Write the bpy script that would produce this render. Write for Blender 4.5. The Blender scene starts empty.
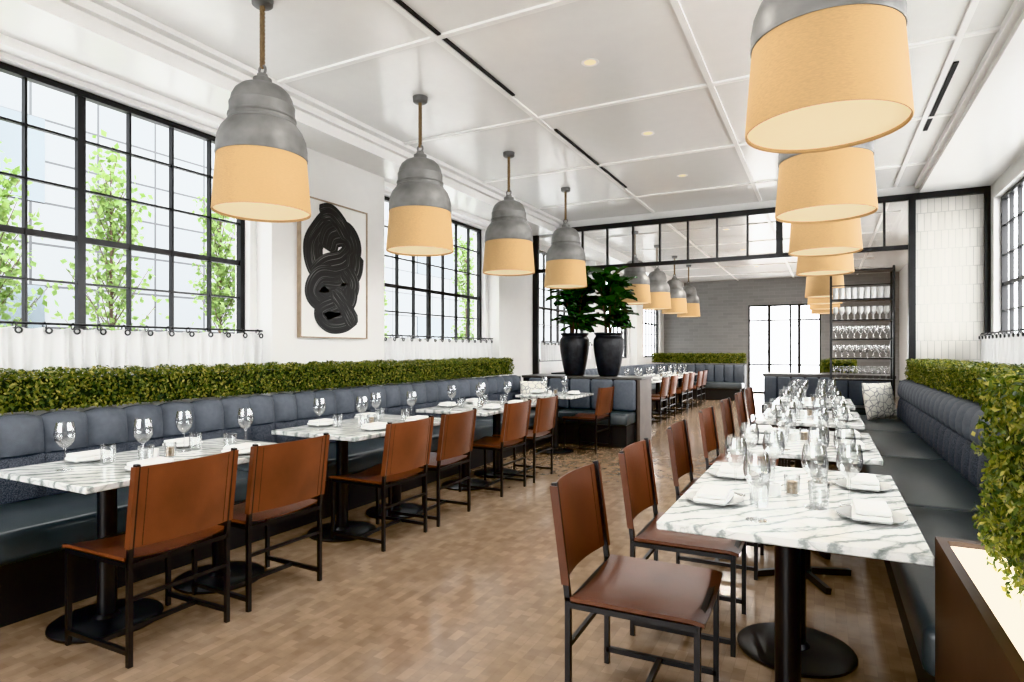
import bpy, bmesh, math, random
import numpy as np
from mathutils import Vector, Matrix
random.seed(4); rng=np.random.default_rng(4)
S=bpy.context.scene
pi=math.pi
# ------------------------------------------------------------------ materials
def mat(name):
    m=bpy.data.materials.new(name); m.use_nodes=True
    nt=m.node_tree; b=nt.nodes['Principled BSDF']
    return m,nt,b
def N(nt,t,**kw):
    n=nt.nodes.new(t)
    for k,v in kw.items(): setattr(n,k,v)
    return n
def ramp(nt,stops):
    r=nt.nodes.new('ShaderNodeValToRGB'); e=r.color_ramp.elements
    e[0].position,e[0].color=stops[0][0],(*stops[0][1],1)
    e[1].position,e[1].color=stops[-1][0],(*stops[-1][1],1)
    for p,c in stops[1:-1]:
        x=e.new(p); x.color=(*c,1)
    return r
def simple(name,col,rough=.5,metal=0,var=.06,scale=8,bump=0,bscale=60,spec=.5,objvar=0):
    m,nt,b=mat(name)
    tc=N(nt,'ShaderNodeTexCoord'); no=N(nt,'ShaderNodeTexNoise'); no.inputs['Scale'].default_value=scale; no.inputs['Detail'].default_value=4
    nt.links.new(tc.outputs['Object'],no.inputs['Vector'])
    r=ramp(nt,[(.3,tuple(c*(1-var) for c in col)),(.7,tuple(min(1,c*(1+var)) for c in col))])
    nt.links.new(no.outputs['Fac'],r.inputs['Fac']); src=r.outputs['Color']
    if objvar:
        oi=N(nt,'ShaderNodeObjectInfo'); mr=N(nt,'ShaderNodeMapRange'); mr.inputs['To Min'].default_value=1-objvar; mr.inputs['To Max'].default_value=1+objvar; nt.links.new(oi.outputs['Random'],mr.inputs[0])
        vm=N(nt,'ShaderNodeVectorMath',operation='SCALE'); nt.links.new(src,vm.inputs[0]); nt.links.new(mr.outputs[0],vm.inputs['Scale']); src=vm.outputs[0]
    nt.links.new(src,b.inputs['Base Color'])
    b.inputs['Roughness'].default_value=rough; b.inputs['Metallic'].default_value=metal
    b.inputs['Specular IOR Level'].default_value=spec
    if bump:
        n2=N(nt,'ShaderNodeTexNoise'); n2.inputs['Scale'].default_value=bscale; n2.inputs['Detail'].default_value=3
        nt.links.new(tc.outputs['Object'],n2.inputs['Vector'])
        bp=N(nt,'ShaderNodeBump'); bp.inputs['Strength'].default_value=bump; bp.inputs['Distance'].default_value=.01
        nt.links.new(n2.outputs['Fac'],bp.inputs['Height']); nt.links.new(bp.outputs['Normal'],b.inputs['Normal'])
    return m
M={}
M['wall']=simple('white_paint',(.76,.755,.74),.6,var=.01)
M['ceil']=simple('ceiling_paint',(.89,.89,.88),.22,var=.01)
M['trim']=simple('trim_paint',(.89,.89,.88),.4,var=.01)
M['black']=simple('black_steel',(.008,.008,.009),.36,var=.2,spec=.5)
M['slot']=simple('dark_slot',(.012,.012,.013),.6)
M['leather']=simple('saddle_leather',(.115,.039,.018),.32,var=.32,scale=4,bump=.12,bscale=220,objvar=.25)
M['leatherd']=simple('leather_stitch',(.035,.014,.008),.6)
M['seatl']=simple('banquette_leather',(.056,.067,.073),.28,var=.10,scale=3,bump=.06,bscale=150)
M['fabric']=simple('banquette_wool',(.102,.117,.140),.7,var=.10,scale=30,bump=.3,bscale=300)
M['metal']=simple('zinc_spun_metal',(.205,.203,.197),.5,metal=.25,var=.36,scale=5,bump=.10,bscale=25)
M['rope']=simple('rope_fibre',(.26,.18,.10),.9,var=.3,scale=60,bump=.6,bscale=150)
M['napkin']=simple('linen_napkin',(.76,.76,.75),.8,var=.02,bump=.2,bscale=300)
M['plate']=simple('porcelain',(.50,.51,.50),.25,var=.03)
M['pot']=simple('charcoal_ceramic',(.014,.015,.018),.45,var=.5,scale=14,bump=.6,bscale=30)
M['soil']=simple('soil',(.03,.02,.012),.95)
M['bark']=simple('bark',(.08,.055,.04),.9,var=.3,scale=20,bump=.4)
M['wood']=simple('oak_frame',(.36,.28,.2),.5,var=.15,scale=20)
M['walnut']=simple('walnut_panel',(.06,.033,.022),.35,var=.3,scale=6)
M['taupe']=simple('taupe_panel',(.11,.085,.07),.4,var=.15,scale=6)
M['canvas']=simple('canvas',(.80,.795,.77),.8,var=.015,bump=.1,bscale=200)
M['cap']=simple('dark_stone_cap',(.07,.065,.06),.35)
M['asphalt']=simple('pavement',(.5,.5,.5),.9)
m,nt,b=mat('woven_fabric')
tc=N(nt,'ShaderNodeTexCoord'); ck=N(nt,'ShaderNodeTexNoise'); ck.inputs['Scale'].default_value=180; ck.inputs['Detail'].default_value=1
nt.links.new(tc.outputs['Object'],ck.inputs['Vector'])
r=ramp(nt,[(.38,(.024,.030,.042)),(.62,(.10,.112,.135))]); nt.links.new(ck.outputs['Fac'],r.inputs[0]); nt.links.new(r.outputs[0],b.inputs['Base Color']); b.inputs['Roughness'].default_value=.9
M['woven']=m
# floor
m,nt,b=mat('end_grain_wood_floor')
tc=N(nt,'ShaderNodeTexCoord'); br=N(nt,'ShaderNodeTexBrick'); br.offset=.5; br.inputs['Scale'].default_value=1
br.inputs['Brick Width'].default_value=.095; br.inputs['Row Height'].default_value=.048; br.inputs['Mortar Size'].default_value=.0004; br.inputs['Bias'].default_value=0
br.inputs['Color1'].default_value=(.375,.275,.195,1); br.inputs['Color2'].default_value=(.285,.204,.142,1); br.inputs['Mortar'].default_value=(.23,.165,.115,1)
rot=N(nt,'ShaderNodeMapping'); rot.inputs['Rotation'].default_value=(0,0,pi/2)
nt.links.new(tc.outputs['Object'],rot.inputs[0]); nt.links.new(rot.outputs[0],br.inputs['Vector'])
no=N(nt,'ShaderNodeTexNoise'); no.inputs['Scale'].default_value=1.3; no.inputs['Detail'].default_value=6; nt.links.new(tc.outputs['Object'],no.inputs['Vector'])
r=ramp(nt,[(.3,(.86,.84,.82)),(.7,(1.0,1.0,1.0))]); nt.links.new(no.outputs['Fac'],r.inputs[0])
n3=N(nt,'ShaderNodeTexNoise'); n3.inputs['Scale'].default_value=11; n3.inputs['Detail'].default_value=7; nt.links.new(tc.outputs['Object'],n3.inputs['Vector'])
r3=ramp(nt,[(.3,(.80,.78,.75)),(.65,(1,1,1))]); nt.links.new(n3.outputs['Fac'],r3.inputs[0])
mx=N(nt,'ShaderNodeMixRGB',blend_type='MULTIPLY'); mx.inputs[0].default_value=1; nt.links.new(br.outputs['Color'],mx.inputs[1]); nt.links.new(r.outputs[0],mx.inputs[2])
mx2=N(nt,'ShaderNodeMixRGB',blend_type='MULTIPLY'); mx2.inputs[0].default_value=1; nt.links.new(mx.outputs[0],mx2.inputs[1]); nt.links.new(r3.outputs[0],mx2.inputs[2])
nt.links.new(mx2.outputs[0],b.inputs['Base Color'])
rr=N(nt,'ShaderNodeMapRange'); rr.inputs['To Min'].default_value=.11; rr.inputs['To Max'].default_value=.22; nt.links.new(no.outputs['Fac'],rr.inputs[0]); nt.links.new(rr.outputs[0],b.inputs['Roughness'])
b.inputs['Specular IOR Level'].default_value=.85
M['floor']=m
# marble
m,nt,b=mat('veined_marble')
tc=N(nt,'ShaderNodeTexCoord'); oi=N(nt,'ShaderNodeObjectInfo'); mp=N(nt,'ShaderNodeMapping'); mp.inputs['Rotation'].default_value=(0,0,-.75)
mp.vector_type='TEXTURE'; mp.inputs['Scale'].default_value=(1,2.2,1)
sc=N(nt,'ShaderNodeVectorMath',operation='SCALE'); sc.inputs['Scale'].default_value=40.
cx=N(nt,'ShaderNodeCombineXYZ'); nt.links.new(oi.outputs['Random'],cx.inputs[0]); nt.links.new(oi.outputs['Random'],cx.inputs[1])
nt.links.new(cx.outputs[0],sc.inputs[0]); ad=N(nt,'ShaderNodeVectorMath',operation='ADD'); nt.links.new(tc.outputs['Object'],mp.inputs[0]); nt.links.new(mp.outputs[0],ad.inputs[0]); nt.links.new(sc.outputs[0],ad.inputs[1])
wv=N(nt,'ShaderNodeTexWave'); wv.inputs['Scale'].default_value=4.2; wv.inputs['Distortion'].default_value=8; wv.inputs['Detail'].default_value=7; wv.inputs['Detail Scale'].default_value=1.4; wv.inputs['Detail Roughness'].default_value=.70
nt.links.new(ad.outputs[0],wv.inputs['Vector'])
r=ramp(nt,[(0,(.33,.36,.35)),(.07,(.45,.475,.465)),(.18,(.63,.645,.635)),(.36,(.76,.765,.755)),(1,(.80,.80,.79))]); nt.links.new(wv.outputs['Fac'],r.inputs[0])
w2=N(nt,'ShaderNodeTexNoise'); w2.inputs['Scale'].default_value=6; w2.inputs['Detail'].default_value=9; w2.inputs['Distortion'].default_value=1.2; nt.links.new(ad.outputs[0],w2.inputs['Vector'])
r2=ramp(nt,[(.43,(1,1,1)),(.485,(.82,.84,.83)),(.5,(.64,.66,.65)),(.515,(.84,.85,.84)),(.58,(1,1,1))]); nt.links.new(w2.outputs['Fac'],r2.inputs[0])
mx=N(nt,'ShaderNodeMixRGB',blend_type='MULTIPLY'); mx.inputs[0].default_value=1; nt.links.new(r.outputs[0],mx.inputs[1]); nt.links.new(r2.outputs[0],mx.inputs[2]); nt.links.new(mx.outputs[0],b.inputs['Base Color'])
b.inputs['Roughness'].default_value=.16
M['marble']=m
def emis(name,col,ecol,st,rough=.8,noise=0):
    m,nt,b=mat(name); b.inputs['Base Color'].default_value=(*col,1); b.inputs['Roughness'].default_value=rough
    b.inputs['Emission Color'].default_value=(*ecol,1); b.inputs['Emission Strength'].default_value=st
    if noise:
        tc=N(nt,'ShaderNodeTexCoord'); mp=N(nt,'ShaderNodeMapping'); mp.inputs['Scale'].default_value=(40,40,160); no=N(nt,'ShaderNodeTexNoise'); no.inputs['Scale'].default_value=1.5
        nt.links.new(tc.outputs['Object'],mp.inputs[0]); nt.links.new(mp.outputs[0],no.inputs['Vector'])
        r=ramp(nt,[(.3,tuple(c*.88 for c in col)),(.7,col)]); nt.links.new(no.outputs['Fac'],r.inputs[0]); nt.links.new(r.outputs[0],b.inputs['Base Color'])
        r=ramp(nt,[(.3,tuple(c*.88 for c in ecol)),(.7,ecol)]); nt.links.new(no.outputs['Fac'],r.inputs[0]); nt.links.new(r.outputs[0],b.inputs['Emission Color'])
    return m
M['shade']=emis('linen_lampshade',(.46,.315,.165),(1,.58,.24),.155,noise=1)
M['diff']=emis('lamp_diffuser',(.68,.62,.48),(1,.80,.52),.45)
M['led']=emis('led_lit_ledge',(.8,.77,.68),(1,.90,.72),3.0)
m,nt,b=mat('cafe_curtain_linen'); out=nt.nodes['Material Output']
d=N(nt,'ShaderNodeBsdfDiffuse'); d.inputs[0].default_value=(.80,.80,.80,1); t=N(nt,'ShaderNodeBsdfTranslucent'); t.inputs[0].default_value=(.8,.8,.8,1); ms=N(nt,'ShaderNodeMixShader'); ms.inputs[0].default_value=.08
nt.links.new(d.outputs[0],ms.inputs[1]); nt.links.new(t.outputs[0],ms.inputs[2]); nt.links.new(ms.outputs[0],out.inputs[0]); M['curtain']=m
m,nt,b=mat('clear_glass'); out=nt.nodes['Material Output']
t=N(nt,'ShaderNodeBsdfTransparent'); t.inputs[0].default_value=(.985,.99,.99,1); g=N(nt,'ShaderNodeBsdfGlossy'); g.inputs['Roughness'].default_value=.03
lw=N(nt,'ShaderNodeLayerWeight'); lw.inputs[0].default_value=.35; ms=N(nt,'ShaderNodeMixShader')
mr=N(nt,'ShaderNodeMapRange'); mr.inputs['To Min'].default_value=.06; mr.inputs['To Max'].default_value=.8; nt.links.new(lw.outputs['Facing'],mr.inputs[0])
nt.links.new(mr.outputs[0],ms.inputs[0]); nt.links.new(t.outputs[0],ms.inputs[1]); nt.links.new(g.outputs[0],ms.inputs[2]); nt.links.new(ms.outputs[0],out.inputs[0]); M['glass']=m
def leafm(name,c,rough=.45,tr=.25):
    m,nt,b=mat(name); out=nt.nodes['Material Output']
    b.inputs['Base Color'].default_value=(*c,1); b.inputs['Roughness'].default_value=rough
    t=N(nt,'ShaderNodeBsdfTranslucent'); t.inputs[0].default_value=(c[0]*1.2,c[1]*1.2,c[2],1); ms=N(nt,'ShaderNodeMixShader'); ms.inputs[0].default_value=tr
    nt.links.new(b.outputs[0],ms.inputs[1]); nt.links.new(t.outputs[0],ms.inputs[2]); nt.links.new(ms.outputs[0],out.inputs[0]); return m
HL=[leafm('boxwood_leaf_a',(.095,.130,.024)),leafm('boxwood_leaf_b',(.215,.225,.045)),leafm('boxwood_leaf_c',(.026,.050,.012)),leafm('boxwood_leaf_d',(.40,.36,.095))]
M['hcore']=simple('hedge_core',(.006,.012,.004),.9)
TL=[leafm('tree_leaf_a',(.12,.19,.055),tr=.4),leafm('tree_leaf_b',(.18,.25,.09),tr=.4)]
FL=[leafm('fig_leaf_a',(.012,.045,.010),.26,.08),leafm('fig_leaf_b',(.028,.085,.018),.26,.08)]
def tile(name,c1,c2,mo,w,h,ms_,rough,vertical_axis='xz',off=.5,bump=.3):
    m,nt,b=mat(name); tc=N(nt,'ShaderNodeTexCoord'); sp=N(nt,'ShaderNodeSeparateXYZ'); cb=N(nt,'ShaderNodeCombineXYZ')
    nt.links.new(tc.outputs['Object'],sp.inputs[0]); nt.links.new(sp.outputs['X' if vertical_axis[0]=='x' else 'Y'],cb.inputs[0]); nt.links.new(sp.outputs['Z'],cb.inputs[1])
    br=N(nt,'ShaderNodeTexBrick'); br.offset=off; br.inputs['Scale'].default_value=1; br.inputs['Brick Width'].default_value=w; br.inputs['Row Height'].default_value=h; br.inputs['Mortar Size'].default_value=ms_
    br.inputs['Color1'].default_value=(*c1,1); br.inputs['Color2'].default_value=(*c2,1); br.inputs['Mortar'].default_value=(*mo,1)
    nt.links.new(cb.outputs[0],br.inputs['Vector']); nt.links.new(br.outputs['Color'],b.inputs['Base Color']); b.inputs['Roughness'].default_value=rough
    bp=N(nt,'ShaderNodeBump',invert=True); bp.inputs['Strength'].default_value=bump; bp.inputs['Distance'].default_value=.01
    nt.links.new(br.outputs['Fac'],bp.inputs['Height']); nt.links.new(bp.outputs[0],b.inputs['Normal']); return m
M['tilew']=tile('white_glazed_tile',(.68,.66,.62),(.60,.585,.545),(.46,.45,.42),.075,.24,.004,.25,off=.5)
M['tileg']=tile('grey_wall_tile',(.29,.285,.28),(.25,.248,.245),(.34,.34,.33),.3,.1,.003,.4)
M['facade']=tile('facade_panels',(.125,.130,.132),(.108,.114,.118),(.018,.020,.022),1.35,.9,.028,.5,'yz',0,.1)
M['facglass']=simple('facade_glass',(.075,.088,.096),.15,var=.2,scale=.5)
m,nt,b=mat('patterned_cotton'); tc=N(nt,'ShaderNodeTexCoord'); vo=N(nt,'ShaderNodeTexVoronoi',feature='DISTANCE_TO_EDGE'); vo.inputs['Scale'].default_value=14
nt.links.new(tc.outputs['Object'],vo.inputs['Vector']); r=ramp(nt,[(.03,(.3,.3,.3)),(.07,(.74,.72,.66))]); nt.links.new(vo.outputs['Distance'],r.inputs[0]); nt.links.new(r.outputs[0],b.inputs['Base Color']); b.inputs['Roughness'].default_value=.9; M['pillow']=m
# ------------------------------------------------------------------ mesh builder
class MB:
    def __init__(s): s.v=[];s.f=[];s.m=[];s.s=[];s.mats=[]
    def mi(s,k):
        mm=M[k] if isinstance(k,str) else k
        if mm not in s.mats: s.mats.append(mm)
        return s.mats.index(mm)
    def add(s,vs,fs,k,smooth=False,T=None):
        o=len(s.v); i=s.mi(k)
        if T is not None: vs=[T@Vector(v) for v in vs]
        s.v.extend([tuple(v) for v in vs]); s.f.extend([tuple(a+o for a in f) for f in fs]); s.m.extend([i]*len(fs)); s.s.extend([smooth]*len(fs))
    def box(s,x0,x1,y0,y1,z0,z1,k,T=None):
        vs=[(x,y,z) for x in(x0,x1) for y in(y0,y1) for z in(z0,z1)]
        s.add(vs,[(0,1,3,2),(4,6,7,5),(0,4,5,1),(2,3,7,6),(0,2,6,4),(1,5,7,3)],k,False,T)
    def rbox(s,x0,x1,y0,y1,z0,z1,k,r=.01,seg=2,T=None,smooth=True):
        bm=bmesh.new(); bmesh.ops.create_cube(bm,size=1)
        for v in bm.verts: v.co=Vector(((x0+x1)/2+v.co.x*(x1-x0),(y0+y1)/2+v.co.y*(y1-y0),(z0+z1)/2+v.co.z*(z1-z0)))
        bmesh.ops.bevel(bm,geom=bm.edges[:],offset=r,segments=seg,profile=.5,affect='EDGES'); bm.verts.index_update()
        s.add([v.co.copy() for v in bm.verts],[tuple(v.index for v in f.verts) for f in bm.faces],k,smooth,T); bm.free()
    def bar(s,p,q,w,k,h=None):
        p=Vector(p);q=Vector(q);h=h or w; d=(q-p); L=d.length; z=d/L
        up=Vector((0,1,0)) if abs(z.y)<.9 else Vector((1,0,0)); x=up.cross(z).normalized(); y=z.cross(x)
        vs=[p+x*a*w/2+y*b_*h/2+z*c for a in(-1,1) for b_ in(-1,1) for c in(0,L)]
        s.add(vs,[(0,1,3,2),(4,6,7,5),(0,4,5,1),(2,3,7,6),(0,2,6,4),(1,5,7,3)],k)
    def cyl(s,p,q,r0,k,r1=None,n=10,caps=True):
        p=Vector(p);q=Vector(q);r1=r0 if r1 is None else r1; z=(q-p).normalized(); up=Vector((0,1,0)) if abs(z.y)<.9 else Vector((1,0,0)); x=up.cross(z).normalized(); y=z.cross(x)
        vs=[];fs=[]
        for i in range(n):
            a=2*pi*i/n; dd=x*math.cos(a)+y*math.sin(a); vs+= [p+dd*r0,q+dd*r1]
        for i in range(n):
            j=(i+1)%n; fs.append((2*i,2*j,2*j+1,2*i+1))
        if caps: fs.append(tuple(2*i for i in range(n))[::-1]); fs.append(tuple(2*i+1 for i in range(n)))
        s.add(vs,fs,k,True)
    def lathe(s,prof,k,n=32,c=(0,0,0)):
        vs=[];fs=[]
        for r,z in prof:
            for i in range(n):
                a=2*pi*i/n; vs.append((c[0]+r*math.cos(a),c[1]+r*math.sin(a),c[2]+z))
        for j in range(len(prof)-1):
            for i in range(n):
                i2=(i+1)%n; fs.append((j*n+i,j*n+i2,(j+1)*n+i2,(j+1)*n+i))
        s.add(vs,fs,k,True)
    def torus(s,c,R,r,k,axis='y',n=12,m=5):
        vs=[];fs=[]
        for i in range(n):
            a=2*pi*i/n
            for j in range(m):
                b_=2*pi*j/m; rr=R+r*math.cos(b_); p=(rr*math.cos(a),r*math.sin(b_),rr*math.sin(a))
                if axis=='x': p=(p[1],p[0],p[2])
                if axis=='z': p=(p[0],p[2],p[1])
                vs.append((c[0]+p[0],c[1]+p[1],c[2]+p[2]))
        for i in range(n):
            for j in range(m): fs.append((i*m+j,((i+1)%n)*m+j,((i+1)%n)*m+(j+1)%m,i*m+(j+1)%m))
        s.add(vs,fs,k,True)
    def slab(s,fa,fb,nu,nv,k):
        vs=[];fs=[];A=(nu+1)*(nv+1)
        for F in(fa,fb):
            for i in range(nu+1):
                for j in range(nv+1): vs.append(F(i/nu,j/nv))
        id_=lambda i,j,o:o+i*(nv+1)+j
        for i in range(nu):
            for j in range(nv):
                fs.append((id_(i,j,0),id_(i+1,j,0),id_(i+1,j+1,0),id_(i,j+1,0))); fs.append((id_(i,j,A),id_(i,j+1,A),id_(i+1,j+1,A),id_(i+1,j,A)))
        for i in range(nu):
            fs.append((id_(i,0,0),id_(i,0,A),id_(i+1,0,A),id_(i+1,0,0))); fs.append((id_(i,nv,0),id_(i+1,nv,0),id_(i+1,nv,A),id_(i,nv,A)))
        for j in range(nv):
            fs.append((id_(0,j,0),id_(0,j+1,0),id_(0,j+1,A),id_(0,j,A))); fs.append((id_(nu,j,0),id_(nu,j,A),id_(nu,j+1,A),id_(nu,j+1,0)))
        s.add(vs,fs,k,True)
    def mesh(s,name,recalc=True):
        me=bpy.data.meshes.new(name); me.from_pydata(s.v,[],s.f)
        for mm in s.mats: me.materials.append(mm)
        me.polygons.foreach_set('material_index',s.m); me.polygons.foreach_set('use_smooth',s.s)
        if recalc:
            bm=bmesh.new(); bm.from_mesh(me); bmesh.ops.recalc_face_normals(bm,faces=bm.faces[:]); bm.to_mesh(me); bm.free()
        me.update(); 
        try: me.set_sharp_from_angle(angle=math.radians(42))
        except Exception: pass
        return me
    def obj(s,name,loc=(0,0,0),recalc=True): return put(name,s.mesh(name,recalc),loc)
def put(name,me,loc=(0,0,0),rz=0,par=None):
    o=bpy.data.objects.new(name,me); S.collection.objects.link(o); o.location=loc; o.rotation_euler[2]=rz
    if par: o.parent=par
    return o
def B(name,x0,x1,y0,y1,z0,z1,k):
    b=MB(); b.box(x0,x1,y0,y1,z0,z1,k); return b.obj(name)
# ------------------------------------------------------------------ room shell
XL=-4.7; XR=1.85; YN=-4; YF=20; H=3.5
B('floor',XL-.2,XR+.2,YN-.2,YF+.2,-.1,0,'floor')
B('ceiling',XL-.2,XR+.2,YN-.2,YF+.2,H,H+.1,'ceil')
WL=[(-3.5,-.6),(.4,3.85),(5.6,8.2),(10.1,12.7),(13.4,16.0),(16.8,19.5)]
WR=[(1.6,4.6),(5.4,9.35),(10.4,13.4)]
ZB,ZT=1.1,3.2
def wall(name,xa,xb,wins):
    b=MB(); b.box(xa,xb,YN,YF,0,ZB,'wall'); b.box(xa,xb,YN,YF,ZT,H,'wall'); y=YN
    for a,c in wins: b.box(xa,xb,y,a,ZB,ZT,'wall'); y=c
    b.box(xa,xb,y,YF,ZB,ZT,'wall'); return b.obj(name)
wall('wall_left',XL-.2,XL,WL); wall('wall_right',XR,XR+.2,WR)
wi=0
def window(x,a,c,z0=ZB,z1=ZT):
    global wi; wi+=1; b=MB(); t=.045
    b.box(x-.03,x+.03,a,a+t,z0,z1,'black'); b.box(x-.03,x+.03,c-t,c,z0,z1,'black'); b.box(x-.03,x+.03,a+t,c-t,z1-t,z1,'black'); b.box(x-.03,x+.03,a+t,c-t,z0,z0+t,'black')
    i=1; y=c-.345
    while y>a+.1:
        w=.026 if i%4==0 else .0075
        b.box(x-.022,x+.022,y-w,y+w,z0+t,z1-t,'black'); y-=.345; i+=1
    for z,w in((2.84,.0075),(2.48,.0075),(2.12,.022),(1.80,.0075),(1.45,.0075)):
        b.box(x-.018,x+.018,a+t,c-t,z-w,z+w,'black')
    b.obj('window_%d'%wi)
for a,c in WL: window(XL-.1,a,c)
for a,c in WR: window(XR+.1,a,c)
b=MB(); b.box(XL,XR,YN-.2,YN,0,1.0,'wall'); b.box(XL,XR,YN-.2,YN,3.2,H,'wall'); b.box(XL,XL+.6,YN-.2,YN,1.0,3.2,'wall'); b.box(XR-1.6,XR,YN-.2,YN,1.0,3.2,'wall'); b.obj('wall_front')  # unseen wall behind the camera; its wide opening is added for frontal fill light
b=MB(); b.box(XL,-2.1,YF,YF+.2,0,H,'tileg'); b.box(-.1,XR,YF,YF+.2,0,H,'tileg'); b.box(-2.1,-.1,YF,YF+.2,2.7,H,'tileg'); b.obj('wall_back')
b=MB()
for x,w in((-2.1,.05),(-1.55,.09),(-.95,.06),(-.72,.09),(-.15,.05)): b.box(x,x+w,YF+.02,YF+.1,0,2.7,'black')
for z in(0,.85,2.2,2.65): b.box(-2.1,-.1,YF+.03,YF+.09,z,z+.05,'black')
b.obj('door_1')
for n,(a,c) in enumerate([(-.55,.35),(3.92,5.52),(8.28,9.5),(12.75,13.35),(16.05,16.75)]): B('trim_%d'%(n+1),XL,-4.5,a,c,0,3.3,'wall')
tn=6
def trim(x0,x1,y0,y1,z0,z1,k='trim'):
    global tn; B('trim_%d'%tn,x0,x1,y0,y1,z0,z1,k); tn+=1
trim(XL,-4.05,YN,9.5,3.3,H,'ceil'); trim(-4.05,-4.0,YN,9.5,3.40,H); trim(-4.0,-3.93,YN,9.5,3.46,H)
trim(XL,-4.58,YN,9.5,3.24,3.3)
trim(1.1,XR,YN,9.5,3.38,H,'ceil'); trim(1.05,1.1,YN,9.5,3.44,H)
trim(XL,-4.05,9.72,YF,3.3,H,'ceil')
b=MB()
hw=.022
for x in(-2.4,-.83,.83):
    for (y0,y1) in((YN,9.5),(9.75,YF)): b.box(x-hw,x+hw,y0,y1,3.482,H,'trim')
for y in[-3.1,-1.45,.2,1.85,3.5,5.15,6.8,8.45,11.2,13,14.8,16.6,18.4]:
    xs=[-3.93,-2.4-hw,-2.4+hw,-.83-hw,-.83+hw,.83-hw,.83+hw,1.05]
    for i in range(0,8,2): b.box(xs[i],xs[i+1],y-hw,y+hw,3.482,H,'trim')
b.obj('trim_ceiling_grid')
b=MB()
for y0,y1 in((2.9,4.6),(5.5,7.9)): b.box(-2.372,-2.345,y0,y1,3.487,3.499,'slot')
for y0,y1 in((3.0,4.6),(5.6,7.2)): b.box(.865,.90,y0,y1,3.487,3.499,'slot')
b.obj('ceiling_air_slot')
b=MB(); b.box(XL,XR,9.57,9.72,3.38,H,'wall'); b.box(1.06,XR,9.57,9.7,0,3.38,'tilew'); b.obj('wall_partition')
b=MB()
b.box(-4.5,XR,9.5,9.56,3.30,3.38,'black'); b.box(-4.5,1.06,9.5,9.56,2.65,2.71,'black')
b.box(-4.5,-4.4,9.5,9.56,0,3.30,'black'); b.box(.98,1.06,9.47,9.56,0,3.30,'black'); b.box(1.79,XR,9.5,9.56,0,3.30,'black')
x=-4.45+.43
while x<.95:
    w=.045 if abs(x+.6)<.2 else .014
    b.box(x-w,x+w,9.505,9.555,2.71,3.30,'black'); x+=.43
b.box(-4.45,.98,9.525,9.53,2.71,3.30,'glass')
b.obj('steel_transom_screen')
B('trim_60',-4.7,-4.5,9.5,9.7,0,3.38,'wall')
# ------------------------------------------------------------------ banquettes
def banquette(name,y0,y1,side,xf,xb,xw):
    s=side; b=MB(); X=lambda *t:(min(t),max(t))
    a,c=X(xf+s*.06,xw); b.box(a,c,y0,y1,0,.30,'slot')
    n=max(1,round((y1-y0)/1.65)); L=(y1-y0)/n
    for i in range(n):
        a,c=X(xf,xb+s*.06); b.rbox(a,c,y0+i*L+.003,y0+(i+1)*L-.003,.30,.46,'seatl',.035,3)
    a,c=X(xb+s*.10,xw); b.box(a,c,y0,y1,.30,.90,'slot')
    p=.24; m=int((y1-y0)/p); p=(y1-y0)/m
    low=[(0,.44),(.035,.47),(.045,.55),(.045,.66),(.03,.70),(.0,.715)]
    up=[(.0,.705),(.04,.72),(.060,.76),(.066,.82),(.060,.88),(.038,.925),(.0,.945),(-.06,.945),(-.12,.92)]
    for i in range(m):
        ya=y0+i*p
        for prof,k in((low,'woven'),(up,'fabric')):
            vs=[];fs=[];nu=12;nv=len(prof)-1
            for a_ in range(nu+1):
                u=a_/nu; bul=(1-abs(2*u-1)**2.6); 
                for d,z in prof:
                    dd=d*(.12+.88*bul) if d>0 else d
                    zz=z-(.022*(1-bul) if z>.9 else 0)
                    vs.append((xb+s*(.10*(z-.46))-s*dd,ya+u*p,zz))
            for a_ in range(nu):
                for c_ in range(nv): fs.append((a_*(nv+1)+c_,(a_+1)*(nv+1)+c_,(a_+1)*(nv+1)+c_+1,a_*(nv+1)+c_+1))
            b.add(vs,fs,k,True)
    for y in(y0,y1-.02):
        a,c=X(xb,xb+s*.14); b.box(a,c,y,y+.02,.30,.925,'fabric')
    return b.obj(name)
banquette('banquette_sofa',-.5,8.2,-1,-3.42,-4.08,-4.5)
banquette('banquette_sofa',2.25,9.3,1,.27,.86,1.8)
banquette('banquette_sofa',10.3,16.5,-1,-3.42,-4.08,-4.5)
# ------------------------------------------------------------------ hedges
def leaves_mesh(name,pts,nrm,size,mats,wid=.55,core=None):
    n=len(pts); nrm=nrm+rng.normal(0,.55,(n,3)); nrm/=np.linalg.norm(nrm,axis=1)[:,None]
    r=rng.normal(0,1,(n,3)); r[:,2]+=.5; t=r-(r*nrm).sum(1)[:,None]*nrm; t/=np.linalg.norm(t,axis=1)[:,None]; bt=np.cross(nrm,t)
    L=size*rng.uniform(.7,1.25,n)[:,None]; W=L*wid
    V=np.stack([pts-t*L*.5, pts+bt*W*.5-t*L*.05, pts+t*L*.5+nrm*L*-.12, pts-bt*W*.5-t*L*.05],1).reshape(-1,3)
    F=np.arange(4*n).reshape(-1,4); mi=rng.choice(len(mats),n,p=[.34,.30,.23,.13] if len(mats)==4 else None)
    V=V.tolist(); F=F.tolist(); mi=mi.tolist(); mats=list(mats)
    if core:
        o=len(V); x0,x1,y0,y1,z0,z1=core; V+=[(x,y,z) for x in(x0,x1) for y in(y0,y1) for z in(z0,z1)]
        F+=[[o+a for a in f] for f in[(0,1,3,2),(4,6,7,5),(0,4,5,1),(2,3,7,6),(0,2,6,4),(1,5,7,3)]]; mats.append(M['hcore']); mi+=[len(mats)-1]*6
    me=bpy.data.meshes.new(name); me.from_pydata(V,[],F)
    for mm in mats: me.materials.append(mm)
    me.polygons.foreach_set('material_index',mi); me.update(); return me
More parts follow.
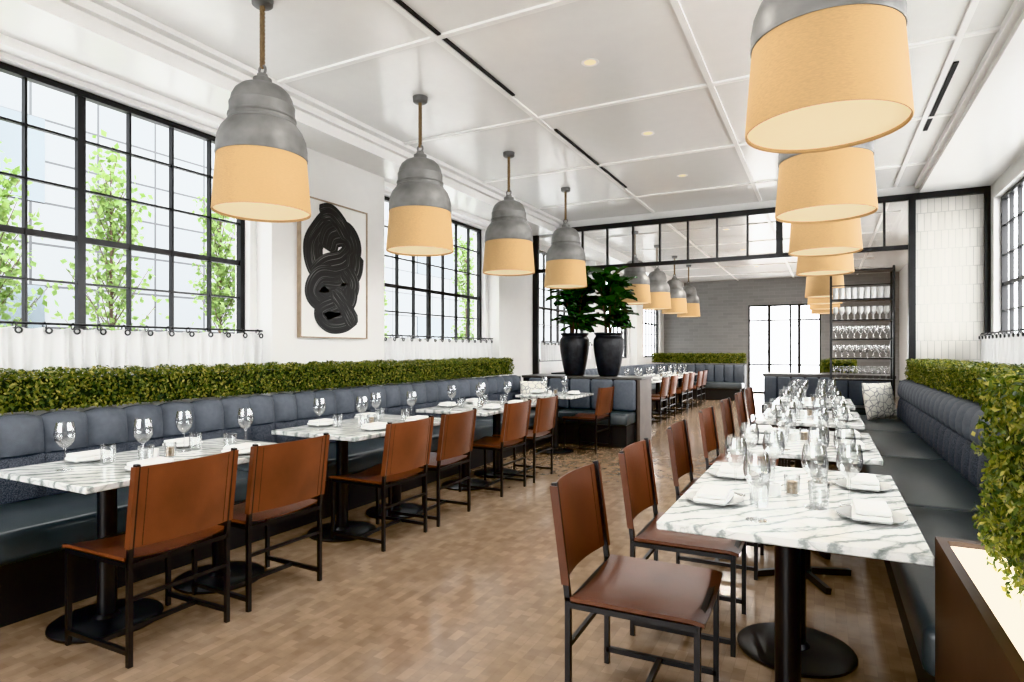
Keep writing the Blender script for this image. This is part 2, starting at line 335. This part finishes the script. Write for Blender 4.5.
def hedge(x0,x1,y0,y1,z0,z1,dens,size,faces='xXyYZ'):
    P=[];Q=[]
    dims={'x':((y1-y0)*(z1-z0),(-1,0,0)),'X':((y1-y0)*(z1-z0),(1,0,0)),'y':((x1-x0)*(z1-z0),(0,-1,0)),'Y':((x1-x0)*(z1-z0),(0,1,0)),'Z':((x1-x0)*(y1-y0),(0,0,1))}
    for f in faces:
        A,nn=dims[f]; n=int(A*dens); p=np.column_stack([rng.uniform(x0,x1,n),rng.uniform(y0,y1,n),rng.uniform(z0,z1,n)])
        if f=='x':p[:,0]=x0
        if f=='X':p[:,0]=x1
        if f=='y':p[:,1]=y0
        if f=='Y':p[:,1]=y1
        if f=='Z':p[:,2]=z1
        nn=np.array(nn,float); lump=.016*np.sin(p[:,0]*23+p[:,1]*17)*np.cos(p[:,2]*29+p[:,1]*9)
        p+=nn*(rng.uniform(-.045,.010,n)+lump)[:,None]; P.append(p); Q.append(np.tile(nn,(n,1)))
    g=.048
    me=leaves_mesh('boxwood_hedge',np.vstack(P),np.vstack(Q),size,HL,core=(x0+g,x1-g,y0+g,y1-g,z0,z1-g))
    return put('boxwood_hedge',me)
hedge(-4.47,-4.18,.3,8.15,.955,1.19,7000,.026,'XyYZ')
hedge(.93,1.35,2.35,9.25,.955,1.19,7000,.026,'xyYZ')
hedge(.40,1.2,1.3,2.18,.745,1.24,11500,.022,'xyYZ')
hedge(-4.4,-1.9,17.25,17.6,.96,1.22,5000,.04,'XyZ')
hedge(-.05,.45,11.0,11.3,.96,1.16,6000,.03,'xXyZ')
b=MB(); b.box(.30,1.8,1.2,1.235,0,.75,'walnut'); b.box(.30,.325,1.235,2.24,0,.75,'walnut'); b.box(.325,1.8,2.205,2.24,0,.75,'walnut'); b.box(.325,1.8,1.235,2.205,.70,.735,'led')
b.obj('planter_box')
# ------------------------------------------------------------------ chair
def chair_mesh():
    b=MB(); w=.020; hy=.235; xr=-.22; xf=.22; zs=.450
    tp=lambda z:(xr-(z-zs)*.13)
    for s in(-1,1):
        y=s*hy
        b.bar((xf,y,0),(xf,y,zs-.008),w,'black'); b.bar((xr,y,0),(xr,y,zs),w,'black'); b.bar((xr,y,zs-.01),(tp(.848),y,.848),w,'black')
        b.bar((xr,y,zs-.024),(xf,y,zs-.024),w,'black',.026); b.bar((xr,y,.06),(xf,y,.06),w,'black')
    b.bar((xf,-hy,zs-.024),(xf,hy,zs-.024),w,'black'); b.bar((xr,-hy,zs-.03),(xr,hy,zs-.03),w,'black')
    b.bar((.0,-hy,.06),(.0,hy,.06),w,'black')
    b.bar((xr,-hy,.28),(xr,hy,.28),w*.8,'black')
    def sf(top):
        def F(u,v):
            x=xr+.012+(xf-xr+.012)*u; sy=2*v-1; y=(hy+.014)*sy
            e=1-min(1,(1-abs(sy))/.06); e=math.sqrt(e)
            z=zs+.006-.034*(1-sy*sy)*(.6+.4*math.sin(pi*u)); th=.004+e*.010
            if u>.9: z-=.008*((u-.9)/.1)**2
            return (x,y,z if top else z-th)
        return F
    b.slab(sf(True),sf(False),16,36,'leather')
    def bf(front):
        def F(u,v):
            z=.495+(.838-.495)*u; sy=2*v-1; y=(hy+.015)*sy; e=1-min(1,(1-abs(sy))/.085); e=math.sqrt(e)
            xc=tp(z)-.034*(1-sy*sy); th=.0026+.0125*e
            return (xc+(th if front else -th),y,z)
        return F
    b.slab(bf(True),bf(False),8,44,'leather')
    for s in(-1,1):
        y=s*(hy-.04)
        for i in range(11):
            za=.50+i*.030; zb=za+.028; x=lambda z:tp(z)-.034*(1-(y/(hy+.015))**2)
            for o in(.0032,-.0032): b.bar((x(za)+o,y,za),(x(zb)+o,y,zb),.0022,'leatherd')
    return b.mesh('dining_chair')
CH=chair_mesh()
def chair(x,y,rz): put('dining_chair',CH,(x,y,0),rz)
for y,j in((1.74,.02),(2.35,-.03),(3.38,.0),(4.0,.04),(5.03,.0),(5.68,.03),(7.55,-.05)): chair(-2.79+random.uniform(-.01,.01),y,pi+j)
chair(-.59,2.23,.03)
for y in(2.99,3.97,5.05,6.1,7.15,8.1): chair(-.575,y,random.uniform(-.03,.03))
for y in(10.9,11.6,12.7,13.3,14.3,14.9): chair(-2.79,y,pi)
# ------------------------------------------------------------------ tables
def table_mesh(L,bases,W=.77,cross=False):
    b=MB(); b.rbox(-W/2,W/2,-L/2,L/2,.720,.75,'marble',.004,1,smooth=False); b.box(-W/2+.08,W/2-.08,-L/2+.08,L/2-.08,.708,.72,'black')
    for y in bases:
        b.cyl((0,y,.02),(0,y,.706),.042,'black',n=20); b.cyl((0,y,.69),(0,y,.709),.13,'black',n=20)
        if cross:
            for a in(.5,.5+pi/2,.5+pi,.5+1.5*pi): b.bar((0,y,.035),(.28*math.cos(a),y+.28*math.sin(a),.018),.035,'black',.03)
            b.cyl((0,y,.0),(0,y,.05),.05,'black',n=20)
        else: b.lathe([(0,.0),(.235,.0),(.24,.006),(.24,.014),(.225,.02),(.06,.028),(.045,.045),(.0,.045)],'black',40,(0,y,0))
    return b.mesh('dining_table')
T2=table_mesh(1.22,(-.31,.31)); T2c=table_mesh(1.14,(-.31,.31),cross=True); T1=table_mesh(.78,(0,))
LT=[(-3.11,2.03,T2,.61),(-3.11,3.65,T2,.61),(-3.11,5.36,T2,.61),(-3.11,7.25,T1,.39)]
RT=[(-.115,2.63,T2,.61),(-.115,4.24,T2c,.61),(-.115,5.85,T2c,.61),(-.115,7.5,T2c,.61)]
BT=[(-3.11,11.2,T2,.61),(-3.11,13.0,T2,.61),(-3.11,14.6,T2,.61)]
b=MB(); b.lathe([(0,.0),(.035,.0),(.036,.002),(.012,.005),(.0045,.012),(.004,.095),(.006,.105),(.024,.118),(.040,.143),(.0445,.17),(.041,.20),(.035,.228),(.0342,.228),(.0402,.20),(.0437,.17),(.039,.145),(.023,.121),(0,.112)],'glass',20); WG=b.mesh('wine_glass')
b=MB(); b.lathe([(0,.0),(.030,.0),(.032,.004),(.036,.095),(.035,.095),(.030,.012),(0,.012)],'glass',18); TB=b.mesh('water_tumbler')
b=MB(); b.lathe([(0,.0),(.06,.0),(.07,.004),(.105,.014),(.106,.017),(.07,.009),(0,.007)],'plate',28)
b.rbox(-.058,.058,-.09,.09,.008,.028,'napkin',.007,2); b.rbox(-.052,.052,-.084,.086,.028,.046,'napkin',.007,2,T=Matrix.Rotation(.06,4,'Z')); PL=b.mesh('place_setting_plate')
b=MB(); b.lathe([(0,0),(.022,0),(.024,.004),(.024,.045),(.021,.045),(.020,.02),(0,.02)],'napkin',16); VT=b.mesh('salt_cellar')
b=MB(); b.cyl((0,0,0.004),(0,0,.05),.02,'rope',n=14); b.lathe([(0,0),(.026,0),(.028,.001),(.030,.075),(.029,.075),(.026,.004)],'glass',18); CD=b.mesh('votive_candle')
z0=.7501
for (tx,ty,me,hl) in LT+RT+BT:
    put('dining_table',me,(tx,ty,0))
    ys=(-.3,.3) if hl>.5 else (0,)
    for oy in ys:
        for s in(-1,1):
            put('place_setting_plate',PL,(tx+s*.255,ty+oy*.85,z0),random.uniform(-.08,.08)+(pi if s<0 else 0))
            put('wine_glass',WG,(tx+s*.085+random.uniform(-.01,.01),ty+oy+s*.13-.02,z0))
            if tx>-1: put('wine_glass',WG,(tx+s*.19+random.uniform(-.01,.01),ty+oy*.85+.145,z0))
            put('water_tumbler',TB,(tx+s*.10+random.uniform(-.01,.01),ty+oy*.8+s*.035+.02,z0))
    put('votive_candle',CD,(tx,ty+.01,z0)); put('salt_cellar',VT,(tx-.06,ty-.04,z0))
# ------------------------------------------------------------------ pendant lamps
def lamp_mesh():
    b=MB()
    b.lathe([(.282,.0),(.286,.0),(.288,.006),(.262,.345),(.258,.35)],'shade',48)
    b.lathe([(.281,.004),(.254,.345)],'shade',48)
    b.lathe([(0,.014),(.280,.014)],'diff',48)
    b.lathe([(.262,.335),(.267,.335),(.269,.35),(.266,.362),(.266,.40),(.258,.45),(.238,.50),(.212,.535),(.200,.545),(.202,.553),(.194,.560),(.194,.575),(.201,.582),(.199,.592),(.192,.596),(.190,.64),(.192,.66),(.186,.668),(.178,.705),(.160,.742),(.13,.770),(.09,.788),(.06,.793),(.055,.80),(.055,.83),(.035,.84),(.03,.86),(0,.86)],'metal',48)
    b.torus((0,0,.885),.028,.008,'metal','y')
    hh=3.5-2.17-.03
    for ph in(0,2*pi/3,4*pi/3):
        prev=None; n=60
        for i in range(n+1):
            z=.90+(hh-.90)*i/n; a=ph+i*.55; p=(.008*math.cos(a),.008*math.sin(a),z)
            if prev: b.cyl(prev,p,.009,'rope',n=6,caps=False)
            prev=p
    b.lathe([(0,hh-.02),(.05,hh-.02),(.062,hh-.01),(.065,hh+.0295),(0,hh+.0295)],'metal',24)
    return b.mesh('pendant_lamp',True)
LM=lamp_mesh()
for y in(2.63,4.28,5.93,7.58,10.93,12.58,14.23,15.88): put('pendant_lamp',LM,(-3.1,y,2.17)); put('pendant_lamp',LM,(0.0,y,2.17))
b=MB(); b.lathe([(.045,-.001),(.065,-.004),(.068,0)],'trim',24); b.lathe([(0,-.0005),(.045,-.001)],'diff',24); DL=b.mesh('recessed_downlight',False)
def downlight(x,y,e):
    o=put('recessed_downlight',DL,(x,y,3.499)); l=bpy.data.lights.new('downlight_bulb','AREA'); l.shape='DISK'; l.size=.08; l.energy=e; l.color=(1,.96,.90); l.spread=math.radians(150)
    lo=bpy.data.objects.new('downlight_bulb',l); S.collection.objects.link(lo); lo.parent=o; lo.location=(0,0,-.008)
for y in(1.0,2.7,4.35,6.04,7.7): downlight(-1.58,y,18)
for y in(11.5,14,17): downlight(-1.58,y,70)
# ------------------------------------------------------------------ curtains
def curtain(x,y0,y1,z0,z1):
    b=MB(); n=int((y1-y0)/.010); vs=[];fs=[];nv=6
    for i in range(n+1):
        y=y0+(y1-y0)*i/n
        for j in range(nv+1):
            t=j/nv; z=z0+(z1-z0)*t; am=.030*(1-.25*t)
            vs.append((x+am*math.sin(y*2*pi/.11+1.1*math.sin(y*5)+.5*math.sin(y*13))+.007*math.sin(y*37+t*2),y,z-(.014*abs(math.sin((y-y0-.03)*pi/.17)) if j==nv else 0)))
    for i in range(n):
        for j in range(nv): fs.append((i*(nv+1)+j,(i+1)*(nv+1)+j,(i+1)*(nv+1)+j+1,i*(nv+1)+j+1))
    b.add(vs,fs,'curtain',True); b.cyl((x,y0-.02,z1+.02),(x,y1+.02,z1+.02),.008,'black')
    sx=1 if x<0 else -1
    y=y0+.03
    while y<y1: b.torus((x,y,z1+.008),.022,.004,'black','y',12,5); b.torus((x+sx*.034,y+.01,z1-.026),.018,.006,'black','x',14,6); y+=.17
    b.obj('cafe_curtain',recalc=False)
curtain(-4.60,.42,3.88,1.12,1.475); curtain(-4.60,5.58,8.24,1.12,1.475); curtain(1.74,5.4,9.4,.92,1.50); curtain(-4.6,10.1,12.7,1.12,1.46)
# ------------------------------------------------------------------ painting
b=MB(); y0,y1,za,zb=4.22,5.18,1.44,2.82; xw=-4.5
b.box(xw,xw+.03,y0+.012,y1-.012,za+.012,zb-.012,'canvas')
for (a,c,d,e) in((y0,y0+.012,za,zb),(y1-.012,y1,za,zb),(y0+.012,y1-.012,za,za+.012),(y0+.012,y1-.012,zb-.012,zb)): b.box(xw,xw+.045,a,c,d,e,'wood')
art=b.obj('framed_painting')
m,nt,bs=mat('black_brushstroke'); uv=N(nt,'ShaderNodeUVMap'); mp=N(nt,'ShaderNodeMapping'); mp.inputs['Scale'].default_value=(24,.7,1); no=N(nt,'ShaderNodeTexNoise'); no.inputs['Scale'].default_value=1; no.inputs['Detail'].default_value=5
nt.links.new(uv.outputs[0],mp.inputs[0]); nt.links.new(mp.outputs[0],no.inputs['Vector']); r=ramp(nt,[(.46,(.004,.004,.004)),(.58,(.014,.014,.014)),(.72,(.20,.195,.185))]); nt.links.new(no.outputs['Fac'],r.inputs[0]); nt.links.new(r.outputs[0],bs.inputs['Base Color']); bs.inputs['Roughness'].default_value=.5
def cr(P,n=14):
    P=[Vector(p) for p in P]; P=[P[0]*2-P[1]]+P+[P[-1]*2-P[-2]]; o=[]
    for i in range(1,len(P)-2):
        for k in range(n):
            t=k/n; a,b_,c,d=P[i-1:i+3]; o.append(.5*((2*b_)+(c-a)*t+(2*a-5*b_+4*c-d)*t*t+(3*b_-a-3*c+d)*t**3))
    o.append(P[-2]); return o
strokes=[([(-.06,.52),(-.16,.40),(-.26,.22),(-.22,.02),(-.05,-.04)],.26),
 ([(-.24,-.12),(-.10,.02),(.10,.10),(.22,.26),(.14,.40),(-.04,.36),(-.10,.20)],.28),
 ([(-.18,.54),(-.06,.58),(.06,.50),(.16,.36)],.20),
 ([(.26,.22),(.22,.02),(.04,-.08),(-.16,-.10),(-.24,-.24),(-.10,-.34)],.27),
 ([(.10,.02),(.20,-.12),(.10,-.26),(-.08,-.30)],.26),
 ([(.20,-.16),(.16,-.30),(-.02,-.36),(-.16,-.44),(-.06,-.53),(.12,-.51),(.26,-.40)],.22),
 ([(-.02,-.20),(.12,-.36),(.24,-.56)],.20)]
V=[];F=[];UV=[];lift=.0
for P,w in strokes:
    C=cr(P); n=len(C); o=len(V); 
    for i,p in enumerate(C):
        t=(C[min(i+1,n-1)]-C[max(i-1,0)]).normalized(); nn=Vector((-t.y,t.x)); ww=w*.5*min(1,.55+i/6)*min(1,.45+(n-1-i)/6)
        for a in(-1,-.33,.33,1): V.append((xw+.031+lift,(y0+y1)/2+p.x*1.16+nn.x*ww*a,(za+zb)/2+p.y+nn.y*ww*a)); UV.append(((a+1)/2+lift*1000,i/n*3))
    lift+=.0006
    for i in range(n-1):
        for e in range(3): F.append((o+4*i+e,o+4*i+e+1,o+4*i+5+e,o+4*i+4+e))
me=bpy.data.meshes.new('brushstrokes'); me.from_pydata(V,[],F); me.materials.append(m); ul=me.uv_layers.new(name='UVMap')
for l in me.loops: ul.data[l.index].uv=UV[l.vertex_index]
put('brushstrokes',me,par=art)
# ------------------------------------------------------------------ corner booth, pots, plants
b=MB(); b.box(-4.1,-2.32,8.32,8.9,0,.90,'slot'); b.rbox(-4.12,-2.26,8.30,8.92,.90,.935,'cap',.006,1,smooth=False); b.box(-2.32,-2.28,8.3,8.92,0,.90,'taupe')
b.rbox(-3.42,-2.34,7.86,8.32,.30,.46,'seatl',.03,3); b.box(-3.42,-2.36,7.92,8.32,0,.3,'slot')
for i in range(5): b.rbox(-3.98+i*.33,-3.66+i*.33,8.24,8.33,.47,.90,'fabric',.035,3)
b.obj('corner_booth_bench')
def pot(x,y):
    b=MB(); b.lathe([(0,0),(.13,0),(.15,.02),(.185,.18),(.215,.36),(.225,.46),(.222,.54),(.20,.575),(.19,.585),(.19,.60),(.205,.612),(.213,.625),(.21,.64),(.188,.64),(.182,.62),(.18,.58)],'pot',36); b.lathe([(0,.60),(.184,.60)],'soil',24)
    rs=random.Random(int(x*100)); 
    for k in range(5):
        a=k*1.257+rs.uniform(-.3,.3); top=(.15*math.cos(a),.15*math.sin(a),rs.uniform(1.2,1.48)); b.cyl((.03*math.cos(a),.03*math.sin(a),.58),top,.014,'bark',.008,8)
        for i in range(19):
            t=.12+.88*i/18; bp=Vector((.03*math.cos(a)*(1-t)+top[0]*t,.03*math.sin(a)*(1-t)+top[1]*t,.58+(top[2]-.58)*t))
            az=rs.uniform(0,6.28); el=rs.uniform(.1,1.2) if t>.4 else rs.uniform(0,.7); L=rs.uniform(.25,.34); W=L*.70
            T=Matrix.Translation(bp)@Matrix.Rotation(az,4,'Z')@Matrix.Rotation(-el,4,'Y')@Matrix.Rotation(rs.uniform(-.5,.5),4,'X')
            vs=[];fs=[]
            prof=[(0,.02),(.12,.12),(.3,.28),(.5,.38),(.7,.50),(.86,.47),(.96,.30),(1.02,.02)]
            for q,(u,h) in enumerate(prof):
                zz=-.35*L*u*u+.03
                vs+=[(.04+u*L,-h*W,zz+.03+.012*(q%2)),(.04+u*L,0,zz),(.04+u*L,h*W,zz+.03-.012*(q%2))]
            for q in range(7):
                for e in(0,1): fs.append((3*q+e,3*q+3+e,3*q+4+e,3*q+1+e))
            b.add(vs,fs,FL[rs.random()>.6],True,T)
    b.obj('potted_fiddle_leaf_fig',(x,y,.936),recalc=False)
pot(-3.38,8.62); pot(-2.84,8.62)
def pillow(x,y,z,w,rz,rx,k):
    b=MB(); n=14
    def F(sg):
        def G(u,v):
            a,c=2*u-1,2*v-1; t=.075*((1-a**4)*(1-c**4))**.6
            return ((a*w/2)*(1+.04*c*c*abs(a)),sg*t,(c*w/2)*(1+.04*a*a))
        return G
    b.slab(F(-1),F(1),n,n,k); o=b.obj('throw_pillow',(x,y,z)); o.rotation_euler=(rx,0,rz)
pillow(.60,8.75,.69,.44,.75,-.2,'pillow'); pillow(-3.75,7.95,.68,.38,.5,-.25,'pillow')
b=MB(); b.box(-.9,.95,10.9,11.4,0,.88,'slot'); b.rbox(-.92,.97,10.88,11.42,.88,.93,'cap',.005,1,smooth=False)
for i in range(9): b.rbox(-.9+i*.205,-.7+i*.205,10.84,10.92,.45,.88,'fabric',.03,2)
b.rbox(-.9,.95,10.4,10.88,.3,.46,'seatl',.03); b.box(-.9,.95,10.45,10.9,0,.3,'slot'); b.obj('booth_bench')
b=MB(); b.box(-4.4,-1.9,17.15,17.7,0,.92,'slot')
for i in range(10): b.rbox(-4.4+i*.25,-4.16+i*.25,17.06,17.16,.45,.92,'fabric',.03,2)
b.rbox(-4.4,-1.9,16.6,17.12,.3,.46,'seatl',.03); b.box(-4.35,-1.95,16.65,17.15,0,.3,'slot'); b.obj('booth_bench')
# ------------------------------------------------------------------ wine rack
b=MB(); x0,x1=.08,.84; ya,yb=9.75,10.1
for x in(x0,x1):
    for y in(ya,yb): b.box(x-.014,x+.014,y-.014,y+.014,0,2.48,'black')
for z in(.5,.9,1.2,1.47,1.74,2.03,2.44): b.box(x0,x1,ya,yb,z-.010,z+.010,'black')
b.box(x0,x1,ya-.01,ya+.005,2.22,2.235,'black')
b.obj('shelf_rack')
b=MB()
for z in(.912,1.212,1.482,1.752,2.042):
    for i in range(9):
        for j in range(2):
            cx_,cy=x0+.06+i*.078,ya+.08+j*.15
            b.lathe([(0,.001),(.03,.001),(.005,.008),(.004,.07),(.02,.085),(.035,.12),(.030,.18)] if z<1.9 else [(0,.001),(.034,.001),(.036,.16),(.034,.16)],'glass' if z<1.7 else 'napkin',10,(cx_,cy,z))
b.obj('stacked_glassware')
# ------------------------------------------------------------------ exterior
B('ground_outside',-40,XL-.2,-30,50,-.3,-.1,'asphalt')
B('ground_outside',XR+.2,30,-30,50,-.3,-.1,'asphalt')
B('ground_outside',XL-.2,XR+.2,-30,YN-.2,-.3,-.1,'asphalt')
b=MB(); b.box(-16,-15,-25,45,-.1,16,'facade')
for k in range(8):
    for z in(.9,4.5,8.1):
        y=-20+k*8.1; b.box(-15.0,-14.97,y,y+2.7,z,z+1.8,'facglass')
b.obj('building_facade')
def tree(x,y,h,r):
    b=MB(); b.cyl((0,0,-.1),(0,0,h*.9),.03,'bark',.01,8)
    pts=[]
    for i in range(50):
        t=rng.uniform(.18,1); z=h*t; a=rng.uniform(0,6.28); L=r*(1.1-t*.6)*rng.uniform(.4,1); e=Vector((L*math.cos(a),L*math.sin(a),z+L*1.4)); b.cyl((0,0,z*.95),e,.007,'bark',.003,5,False)
        for k in range(32): 
            q=rng.uniform(.2,1.05); pts.append([e.x*q+rng.normal(0,.06),e.y*q+rng.normal(0,.06),z*.95+(e.z-z*.95)*q+rng.normal(0,.08)])
    o=b.obj('street_tree',(x,y,0)); pts=np.array(pts); me=leaves_mesh('foliage',pts,rng.normal(0,1,(len(pts),3)),.08,TL,.7)
    put('foliage',me,par=o)
tree(-7.6,4.25,3.5,.6); tree(-7.9,5.95,3.6,.55); tree(-7.4,2.95,3.2,.6); tree(-8,9.5,3.2,.4); tree(-8,13,4,.6)
# ------------------------------------------------------------------ world
w=bpy.data.worlds.new('World'); S.world=w; w.use_nodes=True; nt=w.node_tree; bg=nt.nodes['Background']; bg.inputs[0].default_value=(.98,.99,1,1); bg.inputs[1].default_value=9.8
cd=bpy.data.cameras.new('camera'); cd.sensor_width=36; cd.lens=21.3; cd.shift_y=.0088; cd.clip_start=.05
co=bpy.data.objects.new('camera',cd); S.collection.objects.link(co); co.location=(0,0,1.32); co.rotation_euler=(pi/2,0,math.radians(27.3)); S.camera=co
S.view_settings.view_transform='Standard'; S.view_settings.exposure=.35
try: S.view_settings.view_transform='Khronos PBR Neutral'
except Exception: pass
